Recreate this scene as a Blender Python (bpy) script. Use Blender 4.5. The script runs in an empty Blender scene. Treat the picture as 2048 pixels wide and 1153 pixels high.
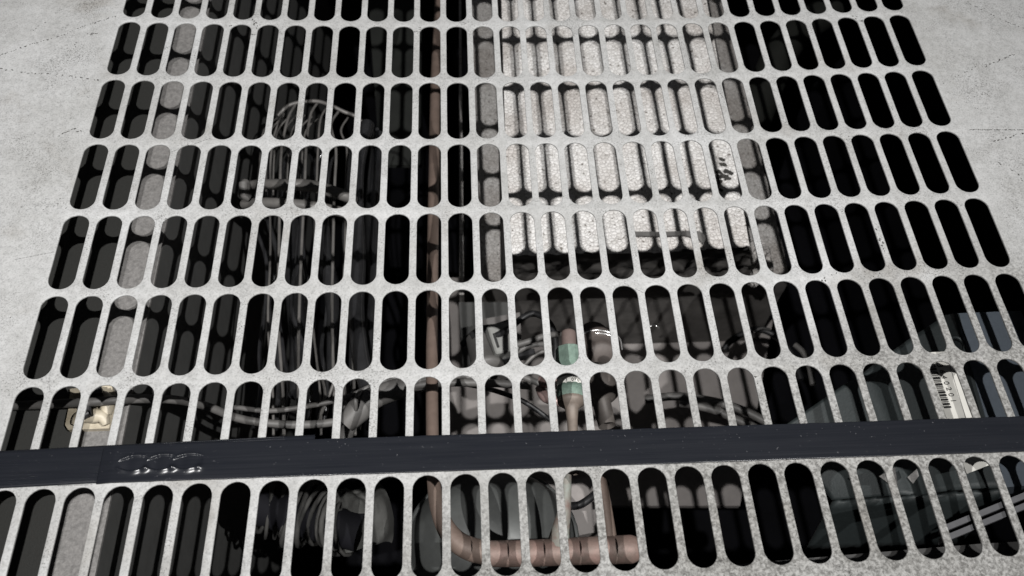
import bpy, math, random
from mathutils import Vector, Euler, Matrix, noise as mn
random.seed(7)
S = 0.001                      # the grille is measured in millimetres
scene = bpy.context.scene
COL = scene.collection

# ------------------------------------------------------------------ camera
CAM = Vector((-45.7, -315.2, 448.8))
ROT = Euler((0.56, -0.0295, -0.0469), 'XYZ')
cam_d = bpy.data.cameras.new('camera'); cam = bpy.data.objects.new('camera', cam_d); COL.objects.link(cam)
cam.location = CAM * S; cam.rotation_euler = ROT
cam_d.sensor_width = 36.0; cam_d.lens = 1743.7 / 2048 * 36.0
cam_d.clip_start = 0.01; cam_d.clip_end = 20
cam_d.dof.use_dof = True; cam_d.dof.focus_distance = 0.545; cam_d.dof.aperture_fstop = 13
scene.camera = cam
# ------------------------------------------------------------------ world, lamp, exposure
w = bpy.data.worlds.new('World'); scene.world = w; w.use_nodes = True
w.node_tree.nodes['Background'].inputs[0].default_value = (0.88, 0.92, 1, 1)
w.node_tree.nodes['Background'].inputs[1].default_value = 0.045
def torch(loc, aim, energy, col, spread):
    ld = bpy.data.lights.new('torch', 'SPOT'); lo = bpy.data.objects.new('torch', ld); COL.objects.link(lo)
    loc = Vector(loc); lo.location = loc * S
    lo.rotation_euler = (Vector(aim) - loc).to_track_quat('-Z', 'Y').to_euler()
    ld.energy = energy; ld.color = col; ld.shadow_soft_size = 0.005
    ld.spot_size = math.radians(spread); ld.spot_blend = 1.0
torch((505, -510, 1122), (-230, 190, 0), 84, (1, 0.99, 0.975), 74)      # two work lamps behind the photographer
torch((-320, -510, 1122), (-60, 260, 0), 78, (1, 0.988, 0.975), 74)
scene.view_settings.view_transform = 'Standard'; scene.view_settings.look = 'None'
scene.view_settings.exposure = 0; scene.view_settings.gamma = 1
scene.render.engine = 'CYCLES'
scene.cycles.use_denoising = True; scene.cycles.max_bounces = 6

RM = ROT.to_matrix()
def W(px, py, D):
    """the point D millimetres below the grille that the lens sees at (px, py) of the 2048 wide photograph"""
    d = RM @ Vector(((px - 1024) / 1743.7, -(py - 576.5) / 1743.7, -1))
    t = (-D - CAM.z) / d.z
    return CAM + d * t
def path(*p): return [W(*q) for q in p]

# ------------------------------------------------------------------ materials
def mat(name, col, rough=.5, metal=0, vary=.15, scale=60, bump=0, bscale=300, spec=.5, tint=None, coat=0):
    m = bpy.data.materials.new(name); m.use_nodes = True; nt = m.node_tree; N = nt.nodes; L = nt.links
    b = N['Principled BSDF']; b.inputs['Roughness'].default_value = rough; b.inputs['Metallic'].default_value = metal
    b.inputs['Specular IOR Level'].default_value = spec; b.inputs['Coat Weight'].default_value = coat
    tc = N.new('ShaderNodeTexCoord'); no = N.new('ShaderNodeTexNoise'); no.inputs['Scale'].default_value = scale
    no.inputs['Detail'].default_value = 6; no.inputs['Roughness'].default_value = .65
    L.new(tc.outputs['Object'], no.inputs['Vector'])
    r = N.new('ShaderNodeValToRGB'); t = tint or col
    r.color_ramp.elements[0].position = .3; r.color_ramp.elements[1].position = .7
    r.color_ramp.elements[0].color = tuple(c * (1 - vary) for c in t) + (1,)
    r.color_ramp.elements[1].color = tuple(min(1, c * (1 + vary)) for c in col) + (1,)
    L.new(no.outputs[0], r.inputs[0]); L.new(r.outputs[0], b.inputs['Base Color'])
    if bump:
        n2 = N.new('ShaderNodeTexNoise'); n2.inputs['Scale'].default_value = bscale; n2.inputs['Detail'].default_value = 4
        L.new(tc.outputs['Object'], n2.inputs['Vector'])
        bp = N.new('ShaderNodeBump'); bp.inputs['Strength'].default_value = bump; bp.inputs['Distance'].default_value = .0006
        L.new(n2.outputs[0], bp.inputs['Height']); L.new(bp.outputs[0], b.inputs['Normal'])
    return m

def panel_mat():
    m = bpy.data.materials.new('weathered_grey_steel'); m.use_nodes = True; nt = m.node_tree; N = nt.nodes; L = nt.links
    b = N['Principled BSDF']
    tc = N.new('ShaderNodeTexCoord')
    def noise(scale, detail=5, rough=.6, dist=0):
        n = N.new('ShaderNodeTexNoise'); n.inputs['Scale'].default_value = scale; n.inputs['Detail'].default_value = detail
        n.inputs['Roughness'].default_value = rough; n.inputs['Distortion'].default_value = dist
        L.new(tc.outputs['Object'], n.inputs['Vector']); return n.outputs[0]
    def ramp(f, p0, c0, p1, c1):
        r = N.new('ShaderNodeValToRGB'); e = r.color_ramp.elements
        e[0].position = p0; e[1].position = p1
        e[0].color = c0 if len(c0) == 4 else (*c0, 1); e[1].color = c1 if len(c1) == 4 else (*c1, 1)
        L.new(f, r.inputs[0]); return r.outputs[0]
    def mul(a, c, fac=1.0):
        x = N.new('ShaderNodeMix'); x.data_type = 'RGBA'; x.blend_type = 'MULTIPLY'
        if hasattr(fac, 'links'): L.new(fac, x.inputs[0])
        else: x.inputs[0].default_value = fac
        L.new(a, x.inputs[6]); L.new(c, x.inputs[7]); return x.outputs[2]
    base = ramp(noise(9, 6, .6), .33, (.335, .334, .327), .68, (.425, .427, .427))
    mott = ramp(noise(210, 4, .8),   .32, (.58, .58, .575), .56, (1, 1, 1))
    c = mul(base, mott, .42)
    mid = ramp(noise(55, 5, .75, .6), .36, (.76, .755, .74), .56, (1, 1, 1))
    c = mul(c, mid, .45)
    fine = ramp(noise(900, 2, .6), .34, (.55, .55, .55), .5, (1, 1, 1))
    c = mul(c, fine, .5)
    # sparse dirt: fine black grains gathered in patches, heavier along the punched field's lower and right margins
    patch = ramp(noise(26, 5, .7), .47, (0, 0, 0), .66, (1, 1, 1))
    grains = ramp(noise(1100, 3, .75), .36, (.12, .11, .10), .47, (1, 1, 1))
    c = mul(c, grains, patch)
    # galvanised spangle showing through where the paint has worn (towards the lower right)
    sep = N.new('ShaderNodeSeparateXYZ'); L.new(tc.outputs['Object'], sep.inputs[0])
    ma = N.new('ShaderNodeMath'); ma.operation = 'MULTIPLY_ADD'; L.new(sep.outputs[0], ma.inputs[0]); ma.inputs[1].default_value = 2.2; ma.inputs[2].default_value = -.20
    mb = N.new('ShaderNodeMath'); mb.operation = 'MULTIPLY_ADD'; L.new(sep.outputs[1], mb.inputs[0]); mb.inputs[1].default_value = -5.5; mb.inputs[2].default_value = -.50
    md = N.new('ShaderNodeMath'); md.operation = 'ADD'; L.new(ma.outputs[0], md.inputs[0]); L.new(mb.outputs[0], md.inputs[1])
    mw = N.new('ShaderNodeMath'); mw.operation = 'MULTIPLY_ADD'; L.new(noise(20, 4), mw.inputs[0]); mw.inputs[1].default_value = .8; L.new(md.outputs[0], mw.inputs[2])
    worn = ramp(mw.outputs[0], .25, (0, 0, 0), .75, (1, 1, 1))
    sp = ramp(noise(480, 4, .65, .4), .38, (.24, .23, .215), .60, (.80, .79, .765))
    w2 = N.new('ShaderNodeMath'); w2.operation = 'MULTIPLY'; L.new(worn, w2.inputs[0]); w2.inputs[1].default_value = .88
    c = mul(c, sp, w2.outputs[0])
    # rusty / greasy blotches
    rb = ramp(noise(14, 4, .6, .3), .58, (1, 1, 1), .76, (.60, .56, .51))
    c = mul(c, rb, .8)
    L.new(c, b.inputs['Base Color'])
    b.inputs['Metallic'].default_value = .05; b.inputs['Specular IOR Level'].default_value = .3
    rr = N.new('ShaderNodeMapRange'); L.new(noise(120, 4), rr.inputs[0]); rr.inputs[3].default_value = .58; rr.inputs[4].default_value = .8
    L.new(rr.outputs[0], b.inputs['Roughness'])
    n2 = noise(420, 4, .7)
    bp = N.new('ShaderNodeBump'); bp.inputs['Strength'].default_value = .35; bp.inputs['Distance'].default_value = .0005
    L.new(n2, bp.inputs['Height']); L.new(bp.outputs[0], b.inputs['Normal'])
    return m

def foam_mat(name, bead, hi=.80, warm=0.0):
    m = bpy.data.materials.new(name); m.use_nodes = True; nt = m.node_tree; N = nt.nodes; L = nt.links
    b = N['Principled BSDF']; b.inputs['Roughness'].default_value = .8; b.inputs['Specular IOR Level'].default_value = .2
    tc = N.new('ShaderNodeTexCoord')
    wn = N.new('ShaderNodeTexNoise'); wn.inputs['Scale'].default_value = 60; L.new(tc.outputs['Object'], wn.inputs['Vector'])
    v = N.new('ShaderNodeTexVoronoi'); v.feature = 'DISTANCE_TO_EDGE'; v.inputs['Scale'].default_value = 1000 / bead; L.new(tc.outputs['Object'], v.inputs['Vector'])
    r = N.new('ShaderNodeValToRGB'); e = r.color_ramp.elements
    e[0].position = 0.0; e[0].color = (hi * .42, hi * .39, hi * .375, 1); e[1].position = .075; e[1].color = (hi, hi * (.985 - warm), hi * (.965 - 2 * warm), 1)  # bead gaps darkened in the colour: crevice shade together with dirt
    L.new(v.outputs['Distance'], r.inputs[0])
    v1 = N.new('ShaderNodeTexVoronoi'); v1.feature = 'F1'; v1.inputs['Scale'].default_value = 1000 / bead; L.new(tc.outputs['Object'], v1.inputs['Vector'])
    r1 = N.new('ShaderNodeValToRGB'); r1.color_ramp.elements[0].position = .0; r1.color_ramp.elements[0].color = (.78, .775, .76, 1); r1.color_ramp.elements[1].position = .6; r1.color_ramp.elements[1].color = (1, 1, 1, 1)
    L.new(v1.outputs['Color'], r1.inputs[0])
    x = N.new('ShaderNodeMix'); x.data_type = 'RGBA'; x.blend_type = 'MULTIPLY'; x.inputs[0].default_value = 1
    L.new(r.outputs[0], x.inputs[6]); L.new(r1.outputs[0], x.inputs[7])
    # grime specks
    n3 = N.new('ShaderNodeTexNoise'); n3.inputs['Scale'].default_value = 260; n3.inputs['Detail'].default_value = 3; L.new(tc.outputs['Object'], n3.inputs['Vector'])
    r3 = N.new('ShaderNodeValToRGB'); r3.color_ramp.elements[0].position = .30; r3.color_ramp.elements[0].color = (.25, .23, .21, 1); r3.color_ramp.elements[1].position = .37; r3.color_ramp.elements[1].color = (1, 1, 1, 1)
    L.new(n3.outputs[0], r3.inputs[0])
    n4 = N.new('ShaderNodeTexNoise'); n4.inputs['Scale'].default_value = 16; n4.inputs['Detail'].default_value = 4; L.new(tc.outputs['Object'], n4.inputs['Vector'])
    r4 = N.new('ShaderNodeValToRGB'); r4.color_ramp.elements[0].position = .35; r4.color_ramp.elements[0].color = (.76, .73, .71, 1); r4.color_ramp.elements[1].position = .6; r4.color_ramp.elements[1].color = (1, 1, 1, 1)
    L.new(n4.outputs[0], r4.inputs[0])
    for s in (r3, r4):
        y = N.new('ShaderNodeMix'); y.data_type = 'RGBA'; y.blend_type = 'MULTIPLY'; y.inputs[0].default_value = 1
        L.new(x.outputs[2], y.inputs[6]); L.new(s.outputs[0], y.inputs[7]); x = y
    L.new(x.outputs[2], b.inputs['Base Color'])
    mm = N.new('ShaderNodeMapRange'); L.new(v.outputs['Distance'], mm.inputs[0]); mm.inputs[2].default_value = .35
    bp = N.new('ShaderNodeBump'); bp.inputs['Strength'].default_value = .6; bp.inputs['Distance'].default_value = .0010
    L.new(mm.outputs[0], bp.inputs['Height']); L.new(bp.outputs[0], b.inputs['Normal'])
    return m

M = dict(
    panel=panel_mat(),
    foam=foam_mat('white_bead_foam', 3.7, .655), foam_low=foam_mat('grey_bead_foam', 4.2, .62, .012),
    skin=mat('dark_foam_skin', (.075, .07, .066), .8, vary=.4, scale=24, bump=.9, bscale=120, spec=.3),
    strap=None,
    dark=mat('dark_grey_paint', (.047, .047, .044), .75, vary=.08, scale=500, bump=.3, bscale=900, spec=.3),
    flange=mat('bare_galvanised_flange', (.152, .146, .141), .65, .05, vary=.35, scale=420, bump=.4, bscale=600),
    wall=mat('dark_side_wall', (.062, .062, .06), .75, vary=.12, scale=90, spec=.3),
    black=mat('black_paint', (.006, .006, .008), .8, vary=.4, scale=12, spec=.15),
    pan=mat('dusty_base_pan', (.25, .23, .22), .7, vary=.15, scale=40, bump=.2, bscale=200),
    copper=mat('dull_copper', (.128, .094, .078), .6, .2, vary=.25, scale=70, bump=.3, bscale=400, tint=(.15, .11, .09)),
    copper_red=mat('reddish_copper', (.155, .10, .086), .6, .25, vary=.45, scale=70, bump=.6, bscale=300, tint=(.19, .155, .13)),
    green=mat('green_tape', (.115, .165, .135), .7, vary=.25, scale=260, bump=.5, bscale=700),
    white=mat('white_label_paper', (.50, .49, .455), .6, vary=.06, scale=80),
    cream=mat('cream_plastic', (.44, .395, .31), .5, vary=.22, scale=60, bump=.3, bscale=120, tint=(.24, .20, .14)),
    wire=mat('dusty_grey_wire', (.12, .114, .108), .5, .2, vary=.2, scale=90),
    blackgloss=mat('black_rubber_gloss', (.018, .018, .019), .2, vary=.3, scale=60, spec=.9),
    blackmat=mat('black_plastic', (.012, .012, .013), .5, vary=.3, scale=90),
    cable=mat('grey_cable', (.095, .091, .087), .55, vary=.25, scale=60, bump=.3, bscale=200),
    greyplas=mat('grey_connector_plastic', (.20, .20, .19), .5, vary=.15, scale=120),
    bright=mat('bright_metal', (.55, .54, .53), .22, .9, vary=.1, scale=90),
    boxg=mat('dark_green_grey_box', (.018, .023, .0235), .6, vary=.12, scale=300, bump=.25, bscale=700),
    boxb=mat('slate_blue_cover', (.10, .118, .14), .55, vary=.07, scale=300, bump=.2, bscale=600),
    rail=mat('grey_rail', (.06, .06, .064), .6, .1, vary=.12, scale=200),
    rubber=mat('matt_black_rubber', (.04, .039, .037), .8, vary=.4, scale=60, spec=.2),
    ink=mat('black_ink', (.012, .012, .012), .7, vary=.1),
    dome=mat('dark_grey_casing', (.065, .068, .066), .45, .1, vary=.3, scale=30, bump=.2, bscale=120),
    speck=mat('dark_grime', (.03, .028, .025), .9, vary=.3),
)
def strap_mat():
    m = bpy.data.materials.new('blue_black_strap'); m.use_nodes = True; nt = m.node_tree; N = nt.nodes; L = nt.links
    b = N['Principled BSDF']; b.inputs['Specular IOR Level'].default_value = .36
    tc = N.new('ShaderNodeTexCoord')
    mp = N.new('ShaderNodeMapping'); mp.inputs['Scale'].default_value = (6, 260, 40); mp.inputs['Rotation'].default_value = (0, 0, math.radians(0)); L.new(tc.outputs['Object'], mp.inputs[0])
    n = N.new('ShaderNodeTexNoise'); n.inputs['Scale'].default_value = 3.2; n.inputs['Detail'].default_value = 6; L.new(mp.outputs[0], n.inputs['Vector'])
    r = N.new('ShaderNodeValToRGB'); r.color_ramp.elements[0].position = .3; r.color_ramp.elements[0].color = (.008, .009, .012, 1); r.color_ramp.elements[1].position = .75; r.color_ramp.elements[1].color = (.0105, .0115, .0148, 1)
    L.new(n.outputs[0], r.inputs[0])
    n2 = N.new('ShaderNodeTexNoise'); n2.inputs['Scale'].default_value = 700; n2.inputs['Detail'].default_value = 2; L.new(tc.outputs['Object'], n2.inputs['Vector'])
    r2 = N.new('ShaderNodeValToRGB'); r2.color_ramp.elements[0].position = .72; r2.color_ramp.elements[0].color = (0, 0, 0, 1); r2.color_ramp.elements[1].position = .76; r2.color_ramp.elements[1].color = (1, 1, 1, 1)
    L.new(n2.outputs[0], r2.inputs[0])
    x = N.new('ShaderNodeMix'); x.data_type = 'RGBA'; L.new(r2.outputs[0], x.inputs[0]); L.new(r.outputs[0], x.inputs[6]); x.inputs[7].default_value = (.07, .07, .075, 1)
    L.new(x.outputs[2], b.inputs['Base Color'])
    rr = N.new('ShaderNodeMapRange'); L.new(n.outputs[0], rr.inputs[0]); rr.inputs[3].default_value = .22; rr.inputs[4].default_value = .34; L.new(rr.outputs[0], b.inputs['Roughness'])
    bp = N.new('ShaderNodeBump'); bp.inputs['Strength'].default_value = .15; bp.inputs['Distance'].default_value = .0003
    L.new(n.outputs[0], bp.inputs['Height']); L.new(bp.outputs[0], b.inputs['Normal'])
    return m
M['strap'] = strap_mat()

# ------------------------------------------------------------------ helpers
def tag(o, label=None, cat=None, group=None, kind=None):
    if label: o['label'] = label
    if cat: o['category'] = cat
    if group: o['group'] = group
    if kind: o['kind'] = kind
    return o
def thing(name, base, label, cat, group=None):
    o = bpy.data.objects.new(name, None); COL.objects.link(o); o.location = Vector(base) * S
    o.empty_display_size = .01
    return tag(o, label, cat, group)
def origin_of(o):
    v = Vector((0, 0, 0))
    while o is not None: v += o.location; o = o.parent
    return v
class MB:
    def __init__(s): s.v = []; s.f = []; s.mi = []; s.sm = []
    def add(s, vs, fs, mi=0, smooth=False):
        k = len(s.v); s.v += [Vector(p) for p in vs]
        for f in fs: s.f.append([i + k for i in f]); s.mi.append(mi); s.sm.append(smooth)
    def poly(s, pts, mi=0): s.add(pts, [list(range(len(pts)))], mi)
    def prism(s, top, thick, mi=0, side=None, down=Vector((0, 0, -1))):
        n = len(top); d = down * thick; top = [Vector(p) for p in top]
        s.add(top, [list(range(n))], mi); k = mi if side is None else side
        s.add(top + [p + d for p in top], [[i, (i + 1) % n, n + (i + 1) % n, n + i] for i in range(n)] + [list(range(2 * n - 1, n - 1, -1))], k)
    def box(s, c, sx, sy, sz, rot=None, mi=0):
        c = Vector(c); R = rot.to_matrix() if rot else Matrix.Identity(3)
        vs = [c + R @ Vector((a * sx / 2, b * sy / 2, d * sz / 2)) for d in (-1, 1) for a, b in ((-1, -1), (1, -1), (1, 1), (-1, 1))]
        s.add(vs, [[3, 2, 1, 0], [4, 5, 6, 7], [0, 1, 5, 4], [1, 2, 6, 5], [2, 3, 7, 6], [3, 0, 4, 7]], mi)
    def tube(s, pts, rad, n=12, mi=0, sub=6, cap=True):
        P = [Vector(p) for p in pts]; rads = rad if isinstance(rad, (list, tuple)) else [rad] * len(P)
        Q = []; Rr = []
        if len(P) > 2 and sub > 1:
            for i in range(len(P) - 1):
                a = P[max(i - 1, 0)]; b = P[i]; c = P[i + 1]; d = P[min(i + 2, len(P) - 1)]
                for k in range(sub):
                    t = k / sub
                    Q.append(.5 * ((2 * b) + (c - a) * t + (2 * a - 5 * b + 4 * c - d) * t * t + (3 * b - a - 3 * c + d) * t ** 3))
                    Rr.append(rads[i] * (1 - t) + rads[i + 1] * t)
            Q.append(P[-1]); Rr.append(rads[-1])
        else: Q = P; Rr = list(rads)
        vs = []; up = Vector((0.13, .2, 1))
        for i, q in enumerate(Q):
            t = (Q[min(i + 1, len(Q) - 1)] - Q[max(i - 1, 0)]).normalized()
            if i == 0:
                u = t.cross(up).normalized()
                if u.length < .1: u = t.cross(Vector((1, 0, 0))).normalized()
            else: u = (u - t * u.dot(t)).normalized()
            v = t.cross(u)
            for k in range(n):
                a = 2 * math.pi * k / n; vs.append(q + (u * math.cos(a) + v * math.sin(a)) * Rr[i])
        fs = [[i * n + k, i * n + (k + 1) % n, (i + 1) * n + (k + 1) % n, (i + 1) * n + k] for i in range(len(Q) - 1) for k in range(n)]
        s.add(vs, fs, mi, True)
        if cap:
            m = len(Q)
            s.add(vs[:n], [list(range(n - 1, -1, -1))], mi); s.add(vs[(m - 1) * n:], [list(range(n))], mi)
    def build(s, name, m, parent=None, origin=None):
        me = bpy.data.meshes.new(name)
        o = bpy.data.objects.new(name, me); COL.objects.link(o)
        if parent is not None:
            o.parent = parent; off = origin_of(parent)
        else:
            if origin is None:
                lo_ = [min(p[i] for p in s.v) for i in range(3)]; hi_ = [max(p[i] for p in s.v) for i in range(3)]
                origin = ((lo_[0] + hi_[0]) / 2, (lo_[1] + hi_[1]) / 2, lo_[2])
            off = Vector(origin) * S; o.location = off
        me.from_pydata([tuple(p * S - off) for p in s.v], [], s.f)
        for x in (m if isinstance(m, (list, tuple)) else [m]): me.materials.append(x)
        for i, p in enumerate(me.polygons): p.material_index = s.mi[i]; p.use_smooth = s.sm[i]
        me.update(); return o
def tube_thing(name, pts, rad, m, label, cat, group=None, n=12):
    b = MB(); b.tube(pts, rad, n); return tag(b.build(name, m), label, cat, group)
def lettering(text, pos, xdir, ydir, size, m, parent, name='lettering', thick=.12):
    """raised ink text; xdir = reading direction, ydir = up of the letters"""
    cu = bpy.data.curves.new(name, 'FONT'); cu.body = text; cu.size = size * S; cu.extrude = thick * S / 2
    t = bpy.data.objects.new('tmp', cu); COL.objects.link(t)
    dg = bpy.context.evaluated_depsgraph_get(); me = bpy.data.meshes.new_from_object(t.evaluated_get(dg))
    bpy.data.objects.remove(t); me.materials.clear(); me.materials.append(m)
    x = Vector(xdir).normalized(); z = x.cross(Vector(ydir)).normalized(); y = z.cross(x)
    R = Matrix((x, y, z)).transposed().to_4x4(); R.translation = Vector(pos) * S - origin_of(parent)
    me.transform(R); o = bpy.data.objects.new(name, me); COL.objects.link(o); o.parent = parent
    return o

# ------------------------------------------------------------------ vent panel
P, Q, SW, SL = 20.0, 59.6, 15.59, 54.9
def sag(x, y):
    u = x / 300; v = max(-1.3, min(1.35, y / 200))
    k = (-4.784 - 5.613 * v + 2.55 * v * v)
    wv = .55 * mn.noise(Vector((x * .013, y * .013, 2))) + .10 * mn.noise(Vector((x * .05, y * .05, 6)))
    if abs(u) <= 1: return k * (1 - u * u) + wv
    e = abs(u) - 1
    return (k * (-.55 * e) if e < .5 else k * (-.275)) + wv
def build_panel():
    b = MB(); key = {}
    def vid(x, y):
        k = (round(x, 3), round(y, 3))
        if k not in key: key[k] = len(b.v); jx = .13 * mn.noise(Vector((x * .9, y * .9, 1))) if abs(x) < 299 else 0; jy = .13 * mn.noise(Vector((x * .9, y * .9, 8))) if abs(x) < 299 else 0; b.v.append(Vector((x + jx, y + jy, sag(x, y))))
        return key[k]
    def face(pts):
        ids = []
        for p in pts:
            i = vid(*p)
            if i not in ids: ids.append(i)
        if len(ids) > 2: b.f.append(ids); b.mi.append(0); b.sm.append(False)
    h = SL / 2 - SW / 2; NA = 14
    ysub = [-h + 2 * h * i / 4 for i in range(5)]
    # right half of the hole, from the bottom tip up; and the matching points on the cell's border
    hole = [(SW / 2 * math.sin(a), -h - SW / 2 * math.cos(a)) for a in [math.pi / 2 * i / NA for i in range(NA + 1)]]
    hole += [(SW / 2, y) for y in ysub[1:]]
    hole += [(SW / 2 * math.cos(a), h + SW / 2 * math.sin(a)) for a in [math.pi / 2 * i / NA for i in range(1, NA + 1)]]
    def border(i):
        # bottom edge 0..NA/2 , corner, then side
        n = len(hole) - 1
        def low(j):
            c = NA // 2
            if j <= c: return (P / 2 * j / c, -Q / 2)
            return (P / 2, -Q / 2 + (Q / 2 - h) * (j - c) / (NA - c))
        if i <= NA: return low(i)
        if i <= NA + 4: return (P / 2, ysub[i - NA])
        x, y = low(n - i); return (x, -y)
    B = [border(i) for i in range(len(hole))]
    rows = range(-2, 8)
    for r in rows:
        cy = -(r - 4) * Q
        for c in range(30):
            cx = (c - 14.5) * P
            for i in range(len(hole) - 1):
                for sgn in (1, -1):
                    q = [(cx + sgn * B[i][0], cy + B[i][1]), (cx + sgn * B[i + 1][0], cy + B[i + 1][1]), (cx + sgn * hole[i + 1][0], cy + hole[i + 1][1]), (cx + sgn * hole[i][0], cy + hole[i][1])]
                    face(q if sgn > 0 else q[::-1])
    sideY = sorted({round(-(r - 4) * Q + y, 3) for r in rows for y in [p[1] for p in B if abs(p[0] - P / 2) < 1e-6]})
    topX = sorted({round((c - 14.5) * P + s * p[0], 3) for c in range(30) for s in (1, -1) for p in B if abs(p[1] + Q / 2) < 1e-6})
    ytop = -(-2 - 4) * Q + Q / 2; ybot = -(7 - 4) * Q - Q / 2
    outx = [300, 306, 315, 330, 350, 380, 420, 520, 700]
    for s in (1, -1):
        for i in range(len(outx) - 1):
            for j in range(len(sideY) - 1):
                q = [(s * outx[i], sideY[j]), (s * outx[i + 1], sideY[j]), (s * outx[i + 1], sideY[j + 1]), (s * outx[i], sideY[j + 1])]
                face(q if s > 0 else q[::-1])
    allX = [-x for x in outx[:0:-1]] + topX + outx[1:]
    for ys in ([ybot - 70, ybot - 40, ybot - 15, ybot], [ytop, ytop + 60]):
        for a, c in zip(ys, ys[1:]):
            for i in range(len(allX) - 1):
                face([(allX[i], a), (allX[i + 1], a), (allX[i + 1], c), (allX[i], c)])
    root = thing('vent_panel', (0, 0, 0), 'weathered light grey steel sheet punched with rows of long rounded slots', 'vent panel')
    o = b.build('perforated_sheet', M['panel'], root)
    for p in o.data.polygons: p.use_smooth = True
    so = o.modifiers.new('thickness', 'SOLIDIFY'); so.thickness = 1.3 * S; so.offset = -1
    bv = o.modifiers.new('edge', 'BEVEL'); bv.width = .28 * S; bv.segments = 2; bv.limit_method = 'ANGLE'; bv.angle_limit = math.radians(50)
    # grime: dotted trails and scattered flecks, as small flat crumbs
    g = MB()
    def inslot(x, y):
        if abs(x) > 300: return False
        fx = (x + 300) % P - P / 2; fy = (y + Q / 2 + 40 * Q) % Q - Q / 2
        fy = max(0, abs(fy) - h); return math.hypot(fx, fy) < SW / 2 + .3 and y > ybot
    def fleck(x, y, a, l, w_):
        if inslot(x, y): return
        z = sag(x, y) + .05; ca, sa = math.cos(a), math.sin(a); n = 6
        g.add([(x + l * math.cos(t) * ca * random.uniform(.7, 1.2) - w_ * math.sin(t) * sa, y + l * math.cos(t) * sa + w_ * math.sin(t) * ca * random.uniform(.7, 1.2), z) for t in [2 * math.pi * k / n for k in range(n)]], [list(range(n))])
    def trail(pp, step=2.2, jit=.5, dens=.8, l=.62):
        pts = [W(x, y, 0) for x, y in pp]
        for a, c in zip(pts, pts[1:]):
            d = (c - a); n = max(1, int(d.length / step))
            for k in range(n):
                if random.random() > dens: continue
                q = a + d * (k + random.uniform(-.3, .3)) / n
                fleck(q.x + random.gauss(0, jit), q.y + random.gauss(0, jit), math.atan2(d.y, d.x) + random.gauss(0, .4), random.uniform(.6, 1.8) * l, random.uniform(.25, .55))
    trail([(-10, 118), (60, 92), (120, 74), (170, 52), (235, 32)], 1.9, .25, .9)
    trail([(0, 140), (50, 147), (120, 150), (200, 162)], 2.4, .4, .7)
    trail([(60, 68), (100, 40), (130, 10)], 3, .5, .6, .5)
    trail([(150, 85), (155, 110), (165, 130)], 2.5, .6, .7, .5)
    trail([(175, 70), (200, 64)], 1.2, .6, .9, .8); trail([(120, 270), (140, 262), (165, 262)], 1.3, .9, .9, .7)
    trail([(1970, 135), (2000, 122), (2030, 110)], 1.4, .5, .9, .8); trail([(1900, 155), (1925, 148), (1955, 132)], 2.2, .5, .7, .5)
    trail([(1940, 260), (1990, 261), (2055, 262)], .9, .12, .95, .5); trail([(1985, 285), (2010, 278), (2048, 268)], 1.5, .5, .9, .7)
    trail([(1940, 10), (2000, 40), (2050, 62)], 1.8, .2, .7, .5); trail([(2000, 330), (2030, 345), (2050, 368)], 2.2, .8, .8, .7)
    trail([(500, 18), (512, 50), (530, 54)], .9, 1.6, .9, .6); trail([(795, 42), (830, 48), (850, 50)], .8, 1.2, .9, .7)
    trail([(455, 45), (500, 60), (560, 58)], 1.1, 1.4, .8, .6); trail([(1700, 25), (1740, 48), (1765, 50)], 1.3, 1.2, .8, .6)
    trail([(1640, 560), (1670, 545), (1690, 530)], 1.2, .9, .9, .6); trail([(1500, 745), (1560, 790), (1590, 850)], 1.5, 1.2, .7, .5)
    trail([(1712, 770), (1722, 800), (1730, 840)], 1.0, .8, .9, .6); trail([(1750, 450), (1764, 480), (1772, 500)], 1.0, .7, .9, .6)
    for _ in range(900):
        x = random.gauss(315, 14) if random.random() < .3 else random.uniform(-430, 430); y = random.uniform(-215, 330)
        fleck(x, y, random.uniform(0, 3.14), random.uniform(.12, .5), random.uniform(.08, .25))
    for _ in range(22):   # little gatherings of crumbs
        x0 = random.uniform(-400, 400); y0 = random.uniform(-205, 300)
        for _ in range(16): fleck(x0 + random.gauss(0, 4), y0 + random.gauss(0, 2.5), random.uniform(0, 3.14), random.uniform(.15, .65), random.uniform(.1, .3))
    s = g.build('grime_flecks', M['speck'], root); s['kind'] = 'stuff'
    # fine pale scratches
    g2 = MB()
    for a, c in (((330, 90), (410, 135)), ((340, 300), (420, 270)), ((30, 520), (130, 500)), ((600, 60), (700, 40)), ((1850, 300), (1900, 380)), ((1250, 560), (1330, 600))):
        A = W(*a, 0); B_ = W(*c, 0); d = (B_ - A).normalized(); nrm = Vector((-d.y, d.x, 0)) * .12; n = 14
        for k in range(n):
            p = A.lerp(B_, k / n); q = A.lerp(B_, (k + .8) / n)
            if inslot(p.x, p.y) or inslot(q.x, q.y): continue
            zp = Vector((0, 0, sag(p.x, p.y) + .06)); p.z = q.z = 0
            g2.add([p + zp - nrm, q + zp - nrm, q + zp + nrm, p + zp + nrm], [[0, 1, 2, 3]])
    g2.build('scratches', M['bright'], root)['kind'] = 'stuff'
build_panel()

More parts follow.
